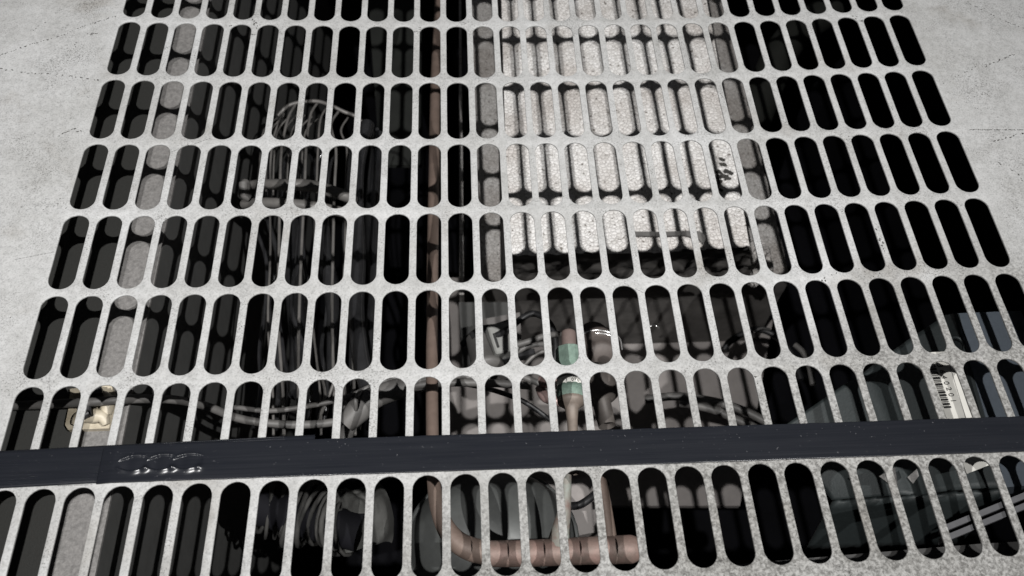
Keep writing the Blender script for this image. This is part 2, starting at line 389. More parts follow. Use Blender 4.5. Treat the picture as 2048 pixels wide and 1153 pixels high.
# ------------------------------------------------------------------ cabinet round and under the panel
cab = thing('appliance_cabinet', (0, 0, -600), 'dark metal cabinet interior under the slotted sheet, galvanised ledge at left', 'cabinet')
b = MB()
xl, xr = -302.0, -271.0
b.add([(-800, -420, -88), (xl, -420, -88), (xl, 900, -88), (-800, 900, -88)], [[0, 1, 2, 3]]); b.build('side_ledge', M['dark'], cab)
b = MB(); b.prism([(xl, -420, -87), (xr, -420, -87), (xr, 900, -87), (xl, 900, -87)], 2.0); b.build('flange', M['flange'], cab)
b = MB(); b.prism([(xr - 3, -420, -90), (xr - .5, -420, -90), (xr - .5, 900, -90), (xr - 3, 900, -90)], 520); b.build('side_wall', M['wall'], cab)
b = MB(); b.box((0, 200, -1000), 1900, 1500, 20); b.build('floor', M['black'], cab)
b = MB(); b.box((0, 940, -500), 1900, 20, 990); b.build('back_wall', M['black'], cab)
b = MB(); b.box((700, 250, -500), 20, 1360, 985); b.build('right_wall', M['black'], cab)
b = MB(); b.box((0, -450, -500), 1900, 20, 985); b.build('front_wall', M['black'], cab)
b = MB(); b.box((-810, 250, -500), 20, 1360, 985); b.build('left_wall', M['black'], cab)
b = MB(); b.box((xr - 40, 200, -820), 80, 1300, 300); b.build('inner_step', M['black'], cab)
# base pan: begins under the foam, ends in a lip
pa = W(900, 716, 530); pb = W(1600, 716, 530); pc = W(1480, 1012, 530); pd = W(880, 1012, 530)
b = MB(); b.prism([pd, pc, pb + Vector((0, 120, 0)), pa + Vector((0, 120, 0))], 8); b.build('base_pan', M['pan'], cab)

# ------------------------------------------------------------------ foam insulation
foam = thing('foam_insulation', W(1260, 590, 530), 'white beaded polystyrene block with dark skin standing on a lower grey foam step', 'insulation block')
DU, DL_ = 195, 383
f0 = W(1017, 512, DU); f1 = W(1503, 512, DU)
f0 = Vector((f0.x, 121, -DU)); f1 = Vector((f1.x, 121, -DU))
b0 = W(1003, 0, DU); b1 = W(1414, 0, DU)
bk0 = f0 + (b0 - f0) * 1.5; bk1 = f1 + (b1 - f1) * 1.5; bk1.y = bk0.y
# beaded top as a finely divided sheet with a ragged front edge
b = MB(); nx, ny = 90, 110
vs = []
for j in range(ny + 1):
    for i in range(nx + 1):
        u, v = i / nx, (j / ny)
        a = f0.lerp(f1, u); c = bk0.lerp(bk1, u); p = a.lerp(c, v)
        nz = mn.noise(Vector((p.x * .02, p.y * .02, 0))) * 2.2 + mn.noise(Vector((p.x * .25, p.y * .25, 3))) * .5
        if j == 0:
            p.y += abs(mn.noise(Vector((p.x * .09, 0, 5)))) * 5 + (14 * max(0, (u - .66)) if u > .62 else 0) * (1 + mn.noise(Vector((p.x * .2, 1, 5)))); p.z -= .8
        p.z += nz; vs.append(p)
b.add(vs, [[j * (nx + 1) + i, j * (nx + 1) + i + 1, (j + 1) * (nx + 1) + i + 1, (j + 1) * (nx + 1) + i] for j in range(ny) for i in range(nx)], 0, True)
b.build('beaded_top', M['foam'], foam)
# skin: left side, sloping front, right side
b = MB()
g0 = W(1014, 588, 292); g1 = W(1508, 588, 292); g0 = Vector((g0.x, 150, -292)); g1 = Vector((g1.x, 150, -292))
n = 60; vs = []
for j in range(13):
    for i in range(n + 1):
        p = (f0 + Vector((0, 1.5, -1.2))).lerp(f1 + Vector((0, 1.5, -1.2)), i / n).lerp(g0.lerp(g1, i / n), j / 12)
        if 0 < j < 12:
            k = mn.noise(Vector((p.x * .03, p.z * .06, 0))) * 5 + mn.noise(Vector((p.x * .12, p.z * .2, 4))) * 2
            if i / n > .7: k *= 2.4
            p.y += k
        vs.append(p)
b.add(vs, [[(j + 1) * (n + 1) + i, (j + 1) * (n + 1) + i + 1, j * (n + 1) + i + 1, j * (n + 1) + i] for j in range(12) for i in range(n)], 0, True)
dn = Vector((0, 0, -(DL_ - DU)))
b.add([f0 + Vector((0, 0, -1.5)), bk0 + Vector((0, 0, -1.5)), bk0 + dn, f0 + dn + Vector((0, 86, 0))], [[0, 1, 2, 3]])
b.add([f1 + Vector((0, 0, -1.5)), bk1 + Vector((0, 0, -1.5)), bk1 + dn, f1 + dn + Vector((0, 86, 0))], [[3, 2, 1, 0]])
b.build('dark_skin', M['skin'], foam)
# lower step
s0 = W(950, 590, DL_); s1 = W(1588, 590, DL_); s0.y = s1.y = 208
t0 = W(941, 0, DL_); t1 = W(1446, 0, DL_)
q0 = s0 + (t0 - s0) * 1.1; q1 = s1 + (t1 - s1) * 1.1
b = MB(); nx, ny = 60, 60; vs = []
for j in range(ny + 1):
    for i in range(nx + 1):
        p = s0.lerp(s1, i / nx).lerp(q0.lerp(q1, i / nx), j / ny); p.z += mn.noise(Vector((p.x * .12, p.y * .12, 9))) * 1.2
        if i in (0, nx): p.x += mn.noise(Vector((p.x, p.y * .2, 2))) * 2
        vs.append(p)
b.add(vs, [[j * (nx + 1) + i, j * (nx + 1) + i + 1, (j + 1) * (nx + 1) + i + 1, (j + 1) * (nx + 1) + i] for j in range(ny) for i in range(nx)], 0, True)
b.build('lower_step_top', M['foam_low'], foam)
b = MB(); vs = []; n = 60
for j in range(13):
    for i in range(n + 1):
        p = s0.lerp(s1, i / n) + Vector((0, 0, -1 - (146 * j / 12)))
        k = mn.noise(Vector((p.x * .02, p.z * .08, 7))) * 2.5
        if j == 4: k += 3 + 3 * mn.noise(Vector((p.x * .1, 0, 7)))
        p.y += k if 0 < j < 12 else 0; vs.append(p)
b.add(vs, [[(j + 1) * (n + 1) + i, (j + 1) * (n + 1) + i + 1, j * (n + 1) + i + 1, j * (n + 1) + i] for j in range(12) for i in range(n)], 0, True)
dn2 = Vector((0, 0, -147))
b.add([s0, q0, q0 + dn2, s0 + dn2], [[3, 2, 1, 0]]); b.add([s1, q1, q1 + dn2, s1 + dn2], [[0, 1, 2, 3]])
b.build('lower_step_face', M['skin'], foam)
# thin foam rim to the left of the step
r0 = W(919, 590, DL_); r1 = W(928, 590, DL_); r2 = W(922, 0, DL_); r3 = W(918, 0, DL_)
b = MB(); b.prism([r0, r1, r2 + (r2 - r1) * .1, r3 + (r3 - r0) * .1], 140, 0, 1); rim = b.build('thin_rim', [M['foam_low'], M['skin']], foam)
# broken chunk at the right front corner
b = MB(); c = W(1512, 528, 300); vs = []; nu, nv = 20, 12
for j in range(nv + 1):
    for i in range(nu):
        a = 2 * math.pi * i / nu; e = math.pi * j / nv
        d = Vector((math.sin(e) * math.cos(a) * 15, math.sin(e) * math.sin(a) * 23, math.cos(e) * 22))
        k = 1 + .38 * mn.noise(d * .11) + .16 * mn.noise(d * .35); vs.append(c + d * k)
b.add(vs, [[j * nu + i, (j + 1) * nu + i, (j + 1) * nu + (i + 1) % nu, j * nu + (i + 1) % nu] for j in range(nv) for i in range(nu)])
b.build('broken_edge', M['foam'], foam)
# torn dark debris on the foam and the flat tie
b = MB()
for _ in range(26):
    c = W(1441 + random.gauss(0, 7), 352 + random.gauss(0, 11), DU - 2); r = random.uniform(1, 3.2)
    b.add([c + Vector((r * random.uniform(.4, 1.3) * math.cos(t), r * random.uniform(.4, 1.3) * math.sin(t), .4 * math.cos(3 * t))) for t in [k * math.pi / 4 for k in range(8)]], [list(range(8))])
tag(b.build('debris', M['speck']), 'small clump of dark debris caught on the right side of the white foam', 'debris')
b = MB(); A = path((1262, 463, DU - 5), (1320, 464, DU - 6), (1370, 462, DU - 6), (1400, 463, DU - 5), (1414, 474, DU - 4)); Bq = path((1262, 471, DU - 5), (1320, 472, DU - 6), (1370, 470, DU - 6), (1398, 478, DU - 5), (1406, 488, DU - 4))
for i in range(4):
    b.prism([A[i], A[i + 1], Bq[i + 1], Bq[i]], 1.6)
tag(b.build('flat_tie', M['cable']), 'flat dark grey tie lying across the white foam near its front edge', 'tie')

# metal skin plate left of the foam under the connector
b = MB(); b.prism(path((918, 605, 392), (1030, 605, 392), (1024, 742, 392), (926, 742, 392)), 6)
tag(b.build('mounting_plate', M['wall']), 'dull grey mounting plate behind the connector block, in front of the foam', 'plate')

# ------------------------------------------------------------------ copper pipe work
pipes = thing('copper_manifold', W(1100, 1110, 90), 'long brown copper pipe bending at its lower end into a thick capped tube', 'copper pipe')
b = MB(); b.tube(path((880, -40, 262), (871.5, 150, 215), (868, 350, 172), (865, 550, 132), (864, 750, 98), (865, 880, 80), (868, 970, 72), (880, 1030, 69), (905, 1075, 68), (940, 1098, 68), (985, 1108, 68)),
                    [5.3, 5.1, 4.9, 4.6, 4.2, 4.1, 4.2, 5.0, 6.2, 7.0, 7.4], 20)
b.build('riser_pipe', M['copper'], pipes)
b = MB(); b.tube(path((975, 1108, 68), (1060, 1107, 68), (1150, 1103, 68), (1230, 1100, 68), (1262, 1099, 68), (1276, 1099, 68), (1282, 1099, 68)), [7.5, 7.7, 7.9, 8.2, 8.3, 6.8, 2], 24)
b.build('header_tube', M['copper_red'], pipes)
b = MB(); b.tube(path((1134, 930, 46), (1130, 1010, 58), (1122, 1060, 66), (1116, 1098, 68)), [2.6, 3.6, 5.6, 8.0], 18)
b.build('tapered_branch', mat('verdigris_copper', (.16, .19, .17), .65, .1, vary=.35, scale=90, tint=(.19, .12, .10)), pipes)
b = MB(); b.tube(path((1196, 920, 66), (1206, 980, 66), (1216, 1040, 67), (1222, 1090, 68)), [3.2, 3.4, 3.6, 4.2], 16)
b.build('return_branch', M['copper'], pipes)

fd = thing('filter_drier', W(1140, 805, 66), 'small upright canister wound with green tape, copper stub on top and white paper label', 'filter drier')
def lathe(bm, a, c, prof, n=28, mi=0):
    a = Vector(a); c = Vector(c); ax = (c - a); L_ = ax.length; ax.normalize(); u = ax.cross(Vector((0, 0, 1))).normalized(); v = ax.cross(u)
    vs = [a + ax * (t * L_) + (u * math.cos(2 * math.pi * k / n) + v * math.sin(2 * math.pi * k / n)) * r for t, r in prof for k in range(n)]
    bm.add(vs, [[i * n + k, i * n + (k + 1) % n, (i + 1) * n + (k + 1) % n, (i + 1) * n + k] for i in range(len(prof) - 1) for k in range(n)], mi, True)
A0 = W(1137, 662, 30); A1 = W(1143, 805, 30)
T = lambda y: (y - 652) / (795 - 652)
b = MB(); lathe(b, A0, A1, [(0, .1), (0, 3.0), (.02, 4.3), (.05, 4.6), (T(694), 4.6)]); b.build('copper_stub', mat('stub_copper', (.135, .10, .09), .65, .1, vary=.2, scale=90), fd)
b = MB(); lathe(b, A0, A1, [(T(691), 4.4), (T(691), 8.2), (T(692), 8.6), (T(738), 8.7), (T(739), 8.3)], 10)
for i in range(len(b.sm)): b.sm[i] = False
b.build('green_tape', M['green'], fd)
b = MB(); lathe(b, A0, A1, [(T(738), 8.4), (T(768), 8.4)]); b.build('steel_body', mat('drier_body', (.10, .09, .085), .5, .3), fd)
b = MB(); lathe(b, A0, A1, [(T(755), 8.3), (T(755), 8.75), (T(768), 8.75), (T(768), 8.3)]); lab = b.build('paper_label', M['white'], fd)
b = MB(); lathe(b, A0, A1, [(T(767), 8.3), (T(767), 8.9), (T(786), 8.9), (T(789), 8.4)], 14); b.build('green_tape', M['green'], fd)
b = MB(); lathe(b, A0, A1, [(T(788), 8.2), (T(792), 8.6), (T(797), 8.2), (T(803), 5.6), (T(808), 4.0), (T(830), 3.2), (T(880), 2.7), (T(925), 2.6)]); b.build('copper_neck', mat('tarnished_neck', (.135, .11, .092), .6, .15, vary=.3, scale=90), fd)
axn = (A1 - A0).normalized(); sd = Vector((1, 0, 0)); sd = (sd - axn * sd.dot(axn)).normalized(); up_ = sd.cross(-axn)
if up_.z < 0: up_ = -up_
def on_drier(y, txt, size, off, mt):
    c = A0 + (A1 - A0) * T(y)
    for i, ch in enumerate(txt):
        if ch == ' ': continue
        ang = (i - (len(txt) - 1) / 2) * size * .62 / 8.8 + off
        nrm = up_ * math.cos(ang) + sd * math.sin(ang); tx = sd * math.cos(ang) - up_ * math.sin(ang)
        lettering(ch, c + nrm * 8.9 - tx * size * .3, tx, -axn, size, mt, lab)
on_drier(766, '3 070 A', 3.0, .25, M['ink'])
on_drier(752.5, 'A3 0916', 2.6, .1, mat('grey_ink', (.32, .3, .29), .7))

# ------------------------------------------------------------------ strap
strap = thing('packing_strap', W(1024, 905, 0), 'wide blue-black packing strap stretched across the slotted sheet near the front', 'strap')
def band(u0, u1, y_off, slope, z, width, name, crimps=(), res=None, thick=.6, ragged=0):
    """u along X; centre line from the photograph's strap"""
    b = MB(); n = int((u1 - u0) / (res or 4)) ; m = 56 if crimps else 14
    vs = []
    xs = [u0 + (u1 - u0) * i / n for i in range(n + 1)]
    if crimps:
        xs = [u0 + .45 * i for i in range(int((-182 - u0) / .45))]; xs += [-182 + 3 * i for i in range(int((u1 + 182) / 3))]; n = len(xs) - 1
    for x in xs:
        for j in range(m + 1):
            v = (j / m - .5) * width; zz = z - .10 * (abs(v) / width * 2) ** 6 - (1.7 * max(0, 1 - (x - u0) / 7.5) ** 1.3 if crimps else 0)
            for cx, cv in crimps:
                du = (x - cx) / 8.2; top = 3.9 * math.cos(du * 1.1) + .7 * du; bot = -3.3 - .8 * math.cos(du * 3)
                if abs(du) < 1.25:
                    e = max(0, 1 - abs(du) ** 3)
                    if bot < v - cv < top: zz += -.75 * e + .35 * math.sin(du * 4 + .5) * e
                    elif v - cv <= bot: zz += 1.0 * math.exp(-((bot - (v - cv)) / 1.9) ** 2) * e * (.75 + .35 * math.sin(du * 5))
                    else: zz += .55 * math.exp(-(((v - cv) - top) / 1.5) ** 2) * e
                zz += 1.1 * math.exp(-((du - .8) / .22) ** 2 - ((v - cv + 3.4) / 1.8) ** 2) + .5 * math.exp(-((du + .95) / .12) ** 2 - ((v - cv + 2.4) / .9) ** 2)
            yv = -140.4 + y_off + slope * (x - u0) + v + (ragged * mn.noise(Vector((x * .15, j, 3))) if j in (0, m) else 0)
            zz += .18 * mn.noise(Vector((x * .05, v * .1, z)))
            vs.append((x, yv, zz))
    b.add(vs, [[i * (m + 1) + j, (i + 1) * (m + 1) + j, (i + 1) * (m + 1) + j + 1, i * (m + 1) + j + 1] for i in range(n) for j in range(m)], 0, True)
    o = b.build(name, M['strap'], strap)
    so = o.modifiers.new('thickness', 'SOLIDIFY'); so.thickness = thick * S; so.offset = -1
    return o
band(-420, -131, -2.58, .021, 1.35, 20.8, 'under_layer', res=3)
xs0 = W(203, 930, 0).x
band(xs0, 430, .15, 0, 3.4, 20.6, 'upper_layer', crimps=[(W(p, 935, 0).x, 0) for p in (270, 325, 377)], res=.45, ragged=.25)
# small raised studs pressed into the under layer (grip marks)
b = MB()
def stud(x, y, z, r=.22):
    n = 6; b.add([(x + r * math.cos(2 * math.pi * k / n), y + r * math.sin(2 * math.pi * k / n), z) for k in range(n)] + [(x, y, z + r * .9)], [[k, (k + 1) % n, n] for k in range(n)], 0, True)
for i in range(17):
    for j in range(14):
        if random.random() < .75: stud(-262 + i * 1.05 + j * .3, -150.5 + j * 1.1, 1.32)
for i in range(16):
    for j in range(15):
        if random.random() < .6: stud(-288 + i * .9, -149.5 + j * 1.15, 1.32, .18)
for i in range(62):
    for j in range(2): stud(-212 + i * 1.05 + j * .4, -128.6 + i * .022 - j * 1.15, 1.36, .34)
b.build('grip_marks', M['strap'], strap)['kind'] = 'stuff'

# ------------------------------------------------------------------ cream bracket and clip on the left ledge
br = thing('cable_bracket', W(180, 820, 86), 'stained cream plastic bracket with a black clip on the left ledge', 'bracket')
b = MB(); b.prism(path((140, 778, 83), (222, 768, 83), (232, 800, 83), (224, 857, 83), (136, 860, 83), (130, 850, 83), (138, 812, 83)), 4); b.build('base_plate', M['cream'], br)
b = MB(); b.tube(path((150, 850, 81), (160, 835, 79), (185, 832, 78), (205, 835, 79), (213, 850, 81)), [2.5, 4, 5, 4, 2.5], 14); b.tube(path((206, 790, 80), (215, 805, 78), (213, 830, 80)), [3, 5, 3], 14); b.build('moulded_ridge', M['cream'], br)
b = MB(); b.box(W(183, 800, 74), 5, 18, 9, Euler((.2, 0, -.2))); b.box(W(190, 787, 72), 9, 5, 7, Euler((0, .2, .3))); b.box(W(176, 826, 74), 6, 7, 6, Euler((0, 0, .3)))
b.tube(path((170, 830, 70), (178, 826, 70)), 2.0, 12); b.tube(path((180, 795, 72), (196, 802, 70), (206, 795, 72)), 1.8, 10); b.build('black_clip', M['blackmat'], br)
tube_thing('sheathed_cable', path((-40, 816, 84), (30, 812, 82), (100, 809, 78), (150, 806, 74), (190, 804, 71), (240, 800, 74), (290, 798, 84), (350, 800, 100), (410, 812, 120), (470, 835, 140), (520, 845, 150), (600, 850, 152), (680, 842, 150), (740, 815, 144), (800, 782, 138), (860, 768, 132), (960, 766, 130), (1060, 772, 132)),
           [3.0] * 18, M['cable'], 'thick grey cable running from the cream bracket across to the middle of the cabinet', 'cable')
tube_thing('thin_cable', path((470, 815, 150), (540, 822, 146), (620, 812, 144), (690, 796, 142), (750, 770, 140), (820, 752, 138), (900, 752, 138), (980, 758, 140)), 1.9, M['cable'], 'thin grey cable just above the thick one, crossing the wire guard', 'cable')
# wrapped harness piece
b = MB(); b.tube(path((690, 850, 146), (716, 822, 143), (740, 800, 142), (790, 780, 139), (856, 762, 137)), [7, 9.5, 8.5, 8, 6.5], 16)
h = thing('cable_harness', W(770, 790, 150), 'fat grey taped cable harness slanting up to the right beside the copper pipe', 'cable harness')
b.build('taped_bundle', M['cable'], h)
b = MB(); b.tube(path((714, 830, 140), (712, 800, 128), (722, 783, 136)), 1.8, 10); b.tube(path((690, 880, 165), (700, 850, 160), (725, 820, 150)), [5, 5.5, 4], 12); b.build('tie_wrap', M['cable'], h)

# ------------------------------------------------------------------ wire guard
wg = thing('wire_guard', W(620, 860, 230), 'dusty grey wire guard of many thin rods curving over under the left slots', 'wire guard')
def rod(pts, r=1.25): 
    bb = MB(); bb.tube(pts, r, 8); return bb.build('rod', M['wire'], wg)
bb = MB(); bb.tube(path((556, 232, 215), (575, 213, 210), (600, 205, 208), (632, 203, 207), (658, 210, 207), (688, 224, 210), (712, 234, 215), (740, 262, 225)), 1.9, 10); bb.build('top_hoop', M['wire'], wg)
tops = [(568, 228), (590, 212), (612, 210), (634, 208), (655, 214), (676, 225), (696, 236), (716, 250)]
feet = [(543, 541, 536, 545), (563, 558, 556, 566), (583, 576, 572, 578), (612, 603, 598, 596), (636, 628, 626, 640), (672, 666, 664, 668), (694, 690, 684, 690), (718, 714, 706, 708)]
for k, ((tx, ty), (a, c, d, e)) in enumerate(zip(tops, feet)):
    if k in (2,): continue
    rod(path((tx, ty, 210), (tx - 14, ty + 26, 200), (a, 300, 196), (a - 3, 380, 192), (c, 500, 186), (d, 640, 178), (e, 780, 170), (e + 2, 870, 166)), 1.35 if k % 2 else 1.05)
for k in range(7):
    x = 520 + k * 14
    rod(path((x + 34, 228 + abs(k - 3) * 3, 232), (x + 8, 262, 228), (x, 320, 226), (x - 2, 420, 224)), .9)
bb = MB(); bb.tube(path((492, 372, 180), (520, 369, 168), (565, 370, 158), (610, 371, 156), (650, 379, 158), (690, 392, 164), (708, 402, 172)), [3.6, 4.4, 5.2, 5.4, 5.4, 5.2, 4.5], 14); bb.build('wide_band', M['wire'], wg)
bb = MB(); bb.tube(path((488, 408, 182), (530, 406, 170), (590, 409, 164), (640, 416, 164), (700, 428, 170)), 4.6, 14); bb.build('wide_band', M['wire'], wg)
bb = MB(); bb.tube(path((488, 392, 176), (489, 378, 170), (491, 364, 170)), [4.5, 5.2, 3.6], 10); bb.tube(path((498, 396, 170), (488, 388, 166), (487, 366, 162)), 4, 10); bb.build('clamp_block', M['cable'], wg)
for q in (((640, 832, 168), (655, 800, 166), (668, 765, 164), (676, 745, 164)), ((636, 842, 160), (650, 790, 164), (640, 745, 168)), ((688, 838, 166), (690, 800, 168), (686, 770, 170))): rod(path(*q), 1.3)
# black hoses behind the guard
for k, (pts, r) in enumerate(((((735, 250, 190), (715, 330, 182), (712, 420, 180), (716, 520, 182), (712, 620, 180), (722, 720, 172), (742, 800, 170)), 7), (((757, 270, 205), (748, 350, 200), (742, 460, 200), (750, 560, 196), (745, 660, 190), (735, 760, 190)), 6), (((640, 430, 215), (650, 520, 215), (668, 600, 212), (672, 680, 208), (668, 760, 200)), 8), (((590, 430, 230), (585, 520, 228), (592, 600, 226), (600, 700, 222), (598, 790, 216)), 9))):
    tube_thing('black_hose', path(*pts), r, M['blackgloss'], ['glossy black hose nearest the copper pipe side of the wire guard', 'slimmer glossy black hose right of the others behind the guard', 'black hose low behind the middle of the wire guard', 'thick black hose behind the left half of the wire guard'][k], 'hose', 'black hoses behind the wire guard')
rr_ = random.Random(5)
wire_labels = ['thin black wire hugging the left edge of the wire loom', 'second thin black wire from the left in the loom', 'thin black wire bowing left at mid height in the loom',
    'thin black wire passing behind the wide guard band', 'slack thin black wire in the middle of the loom', 'thin black wire crossing two others low in the loom',
    'thin black wire right of the middle of the loom', 'thin black wire bowing right near its lower end', 'thin black wire just left of the glossy hoses', 'rightmost thin black wire of the loom by the dark gap']
for k in range(10):
    x = 520 + k * 25; d0 = 205 + rr_.uniform(0, 45)
    pts = path(*[(x + rr_.uniform(-14, 14), y_, d0 + rr_.uniform(-8, 8)) for y_ in (250 + rr_.uniform(-20, 60), 340, 430, 520, 610, 700, 780, 860)])
    tube_thing('thin_wire', pts, rr_.uniform(1.6, 2.6), M['blackgloss'], wire_labels[k], 'wire', 'black wires of the loom behind the wire guard', n=8)
# coils under the strap, bottom left
cg = thing('ribbed_hose', W(570, 1050, 215), 'dark ribbed hose coiling below the strap, left of the copper bend', 'ribbed hose')
b = MB()
for k in range(11):
    c = W(526 + k * 17 + random.uniform(-5, 5), 1010 + k * 4 + 6 * math.sin(k * .7), 235 + random.uniform(-4, 4)); rr = 23 + random.uniform(-3, 2); tl = random.uniform(.2, .5)
    b.tube([c + Vector((tl * rr * math.sin(a + .3 * k), rr * math.cos(a), rr * math.sin(a) * .9)) for a in [2 * math.pi * i / 18 for i in range(19)]], random.uniform(1.4, 2.2), 8, sub=1, cap=False)
b.build('ribs', M['rubber'], cg)
b = MB(); b.tube(path((518, 1012, 232), (600, 1035, 232), (700, 1060, 232), (722, 1066, 232)), 15, 18); b.build('core', M['black'], cg)
b = MB(); vs = []
for j in range(17):
    for i in range(17):
        p = W(668 + i * 6.5, 965 + j * 7.2, 240 - i * 1.2); p.z += 30 * mn.noise(Vector((p.x * .045, p.y * .03, 1))) + 12 * mn.noise(Vector((p.x * .12, p.y * .1, 1))); p.x += 14 * mn.noise(Vector((p.y * .03, 2, p.x * .02))); p.y += 16 * mn.noise(Vector((p.x * .03, 5, p.y * .02))); vs.append(p)
b.add(vs, [[j * 17 + i, (j + 1) * 17 + i, (j + 1) * 17 + i + 1, j * 17 + i + 1] for j in range(16) for i in range(16)], 0, True)
tag(b.build('crumpled_cloth', M['dark']), 'crumpled dark cloth beyond the ribbed hose, below the strap', 'cloth')
# dim sheet between guard and copper pipe
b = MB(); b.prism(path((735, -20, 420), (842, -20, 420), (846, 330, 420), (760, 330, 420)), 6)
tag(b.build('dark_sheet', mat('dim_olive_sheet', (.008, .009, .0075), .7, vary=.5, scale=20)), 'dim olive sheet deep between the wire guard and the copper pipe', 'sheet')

# ------------------------------------------------------------------ connectors and wiring in the middle
cn = thing('connector_block', W(985, 700, 300), 'grey plastic plug block with small sockets, left of the green taped canister', 'connector')
b = MB(); b.box(W(1003, 684, 205), 21, 27, 20, Euler((.1, .1, .27))); bo = b.build('plug_body', M['greyplas'], cn); bo.modifiers.new('edge', 'BEVEL').width = .0012
b = MB(); cc = W(966, 704, 215); lathe(b, cc + Vector((-3, 16, 0)), cc + Vector((3, -20, 4)), [(0, .1), (0, 10), (.08, 12), (.8, 12.5), (.85, 15), (1, 15), (1, .1)], 24); b.build('plug_housing', M['cable'], cn)
b = MB()
for (x, y, r_) in ((1009, 677, 3.4), (1004, 697, 2.2)):
    c_ = W(x, y, 194.5); lathe(b, c_ + Vector((0, 0, 1.5)), c_ + Vector((0, 0, -4)), [(0, .1), (0, r_), (1, r_)], 16)
b.box(W(992, 682, 194.5), 1.6, 13, 3, Euler((.1, .1, .27)))
b.build('socket', M['ink'], cn)
b = MB(); b.box(W(985, 662, 208), 40, 6, 10, Euler((0, 0, .35))); b.box(W(1010, 718, 215), 52, 5, 8, Euler((0, 0, .18))); b.build('latch', M['blackmat'], cn)
b = MB(); b.prism(path((958, 640, 300), (1040, 625, 300), (1044, 700, 300), (958, 712, 300)), 60); b.build('backing_case', mat('dusty_case', (.12, .112, .108), .7), cn)
gw = 'wires looping round the connector block'
for pts, r, m_, lab_ in (
    (((992, 672, 196), (1015, 660, 190), (1040, 640, 186), (1062, 628, 186), (1085, 634, 190), (1104, 655, 200), (1112, 690, 210), (1108, 730, 220)), 2.8, 'blackmat', 'black wire arching from the connector over to the green canister'),
    (((1020, 694, 200), (1055, 684, 196), (1090, 672, 196), (1120, 668, 205)), 2.6, 'cable', 'grey sleeved wire leaving the right side of the connector'),
    (((1030, 706, 210), (1060, 692, 206), (1090, 690, 210), (1100, 712, 220), (1082, 735, 230)), 2.4, 'cable', 'grey wire curling in a small loop below the black arch'),
    (((1045, 735, 220), (1068, 712, 215), (1092, 704, 215), (1100, 730, 225)), 1.8, 'wire', 'thin pale wire tight inside the grey loop'),
    (((925, 690, 240), (945, 670, 230), (965, 658, 220), (990, 655, 215)), 3.0, 'blackmat', 'short black wire entering the connector from its left'),
    (((1000, 745, 190), (1040, 752, 186), (1080, 768, 186), (1118, 782, 190)), 2.6, 'cable', 'grey wire sloping down to the foot of the green canister'),
    (((905, 765, 170), (950, 772, 168), (1000, 785, 168), (1050, 805, 172), (1100, 840, 180)), 2.0, 'blackmat', 'thin black wire sloping from the copper pipe to the lower middle'),
    (((1290, 800, 300), (1350, 793, 292), (1410, 800, 285), (1460, 812, 280), (1510, 832, 276), (1560, 862, 275), (1600, 900, 275)), 3.9, 'cable', 'upper of two grey cables curving down behind the strap on the right'),
    (((1360, 806, 292), (1420, 818, 286), (1470, 838, 284), (1520, 862, 282), (1570, 905, 282)), 3.9, 'cable', 'lower of two grey cables curving down behind the strap on the right'),
    (((1448, 700, 400), (1462, 682, 396), (1500, 662, 392), (1530, 662, 392), (1560, 680, 392), (1585, 712, 392), (1602, 760, 392)), 3.6, 'blackmat', 'black cable arching in front of the foam below its right corner'),
    (((1508, 665, 384), (1522, 657, 382), (1540, 660, 384)), 1.6, 'bright', 'short bright wire end on top of the black arch'),
    (((1590, 690, 380), (1606, 705, 378), (1618, 730, 378), (1626, 770, 380)), 3.2, 'cable', 'grey cable end beside the black arch, near the void'),
    (((1676, 800, 260), (1664, 812, 260), (1640, 850, 262), (1625, 900, 266)), 3.4, 'cable', 'short grey cable by the lower left edge of the dark box')):
    tube_thing('wire', path(*pts), r, M[m_], lab_, 'wire', gw if pts[0][0] < 1120 else None)
tag(tube_thing('wire_end', path((1300, 654, 380), (1306, 650, 378), (1311, 651, 376), (1318, 657, 378)), 1.2, M['bright'], 'tiny bright curl of wire on the dark face below the foam', 'wire'))
# bright rings
rg = thing('pipe_union', W(1205, 720, 210), 'round metal pipe union with bright rings, right of the green canister', 'pipe fitting')
b = MB(); b.tube(path((1165, 668, 200), (1190, 661, 196), (1215, 664, 196), (1238, 676, 200), (1244, 700, 206)), 1.1, 8); b.tube(path((1168, 674, 202), (1192, 667, 198), (1216, 670, 198), (1236, 682, 202)), 1.1, 8); b.build('bright_ring', M['bright'], rg)
cc = W(1196, 706, 215); b = MB(); lathe(b, cc + Vector((0, -14, 18)), cc + Vector((0, 26, -20)), [(0, .1), (0, 11), (.05, 14), (.3, 14.5), (.32, 19), (.5, 19.5), (.52, 15), (1, 15)]); b.build('union_body', mat('brownish_metal', (.09, .075, .068), .6, .2, vary=.3, scale=60), rg)
cc = W(1200, 780, 150); b = MB(); lathe(b, cc + Vector((-2, 20, -6)), cc + Vector((3, -28, -4)), [(0, .1), (0, 12), (.1, 14), (.5, 14), (.55, 11), (.6, 7), (1, 6.5)]); b.build('union_socket', mat('brown_socket', (.10, .088, .08), .55, .2, vary=.3, scale=50), rg)
b = MB(); b.tube(path((1082, 765, 110), (1102, 762, 106), (1118, 770, 104)), [4.5, 5.5, 4], 14); b.tube(path((1078, 774, 112), (1092, 795, 112), (1128, 806, 112)), [3, 4, 3.4], 12)
tag(b.build('cable_lug', mat('reddish_lug', (.24, .17, .16), .35, .4, vary=.4, scale=60)), 'reddish metal lug just left of the canister foot', 'cable lug')

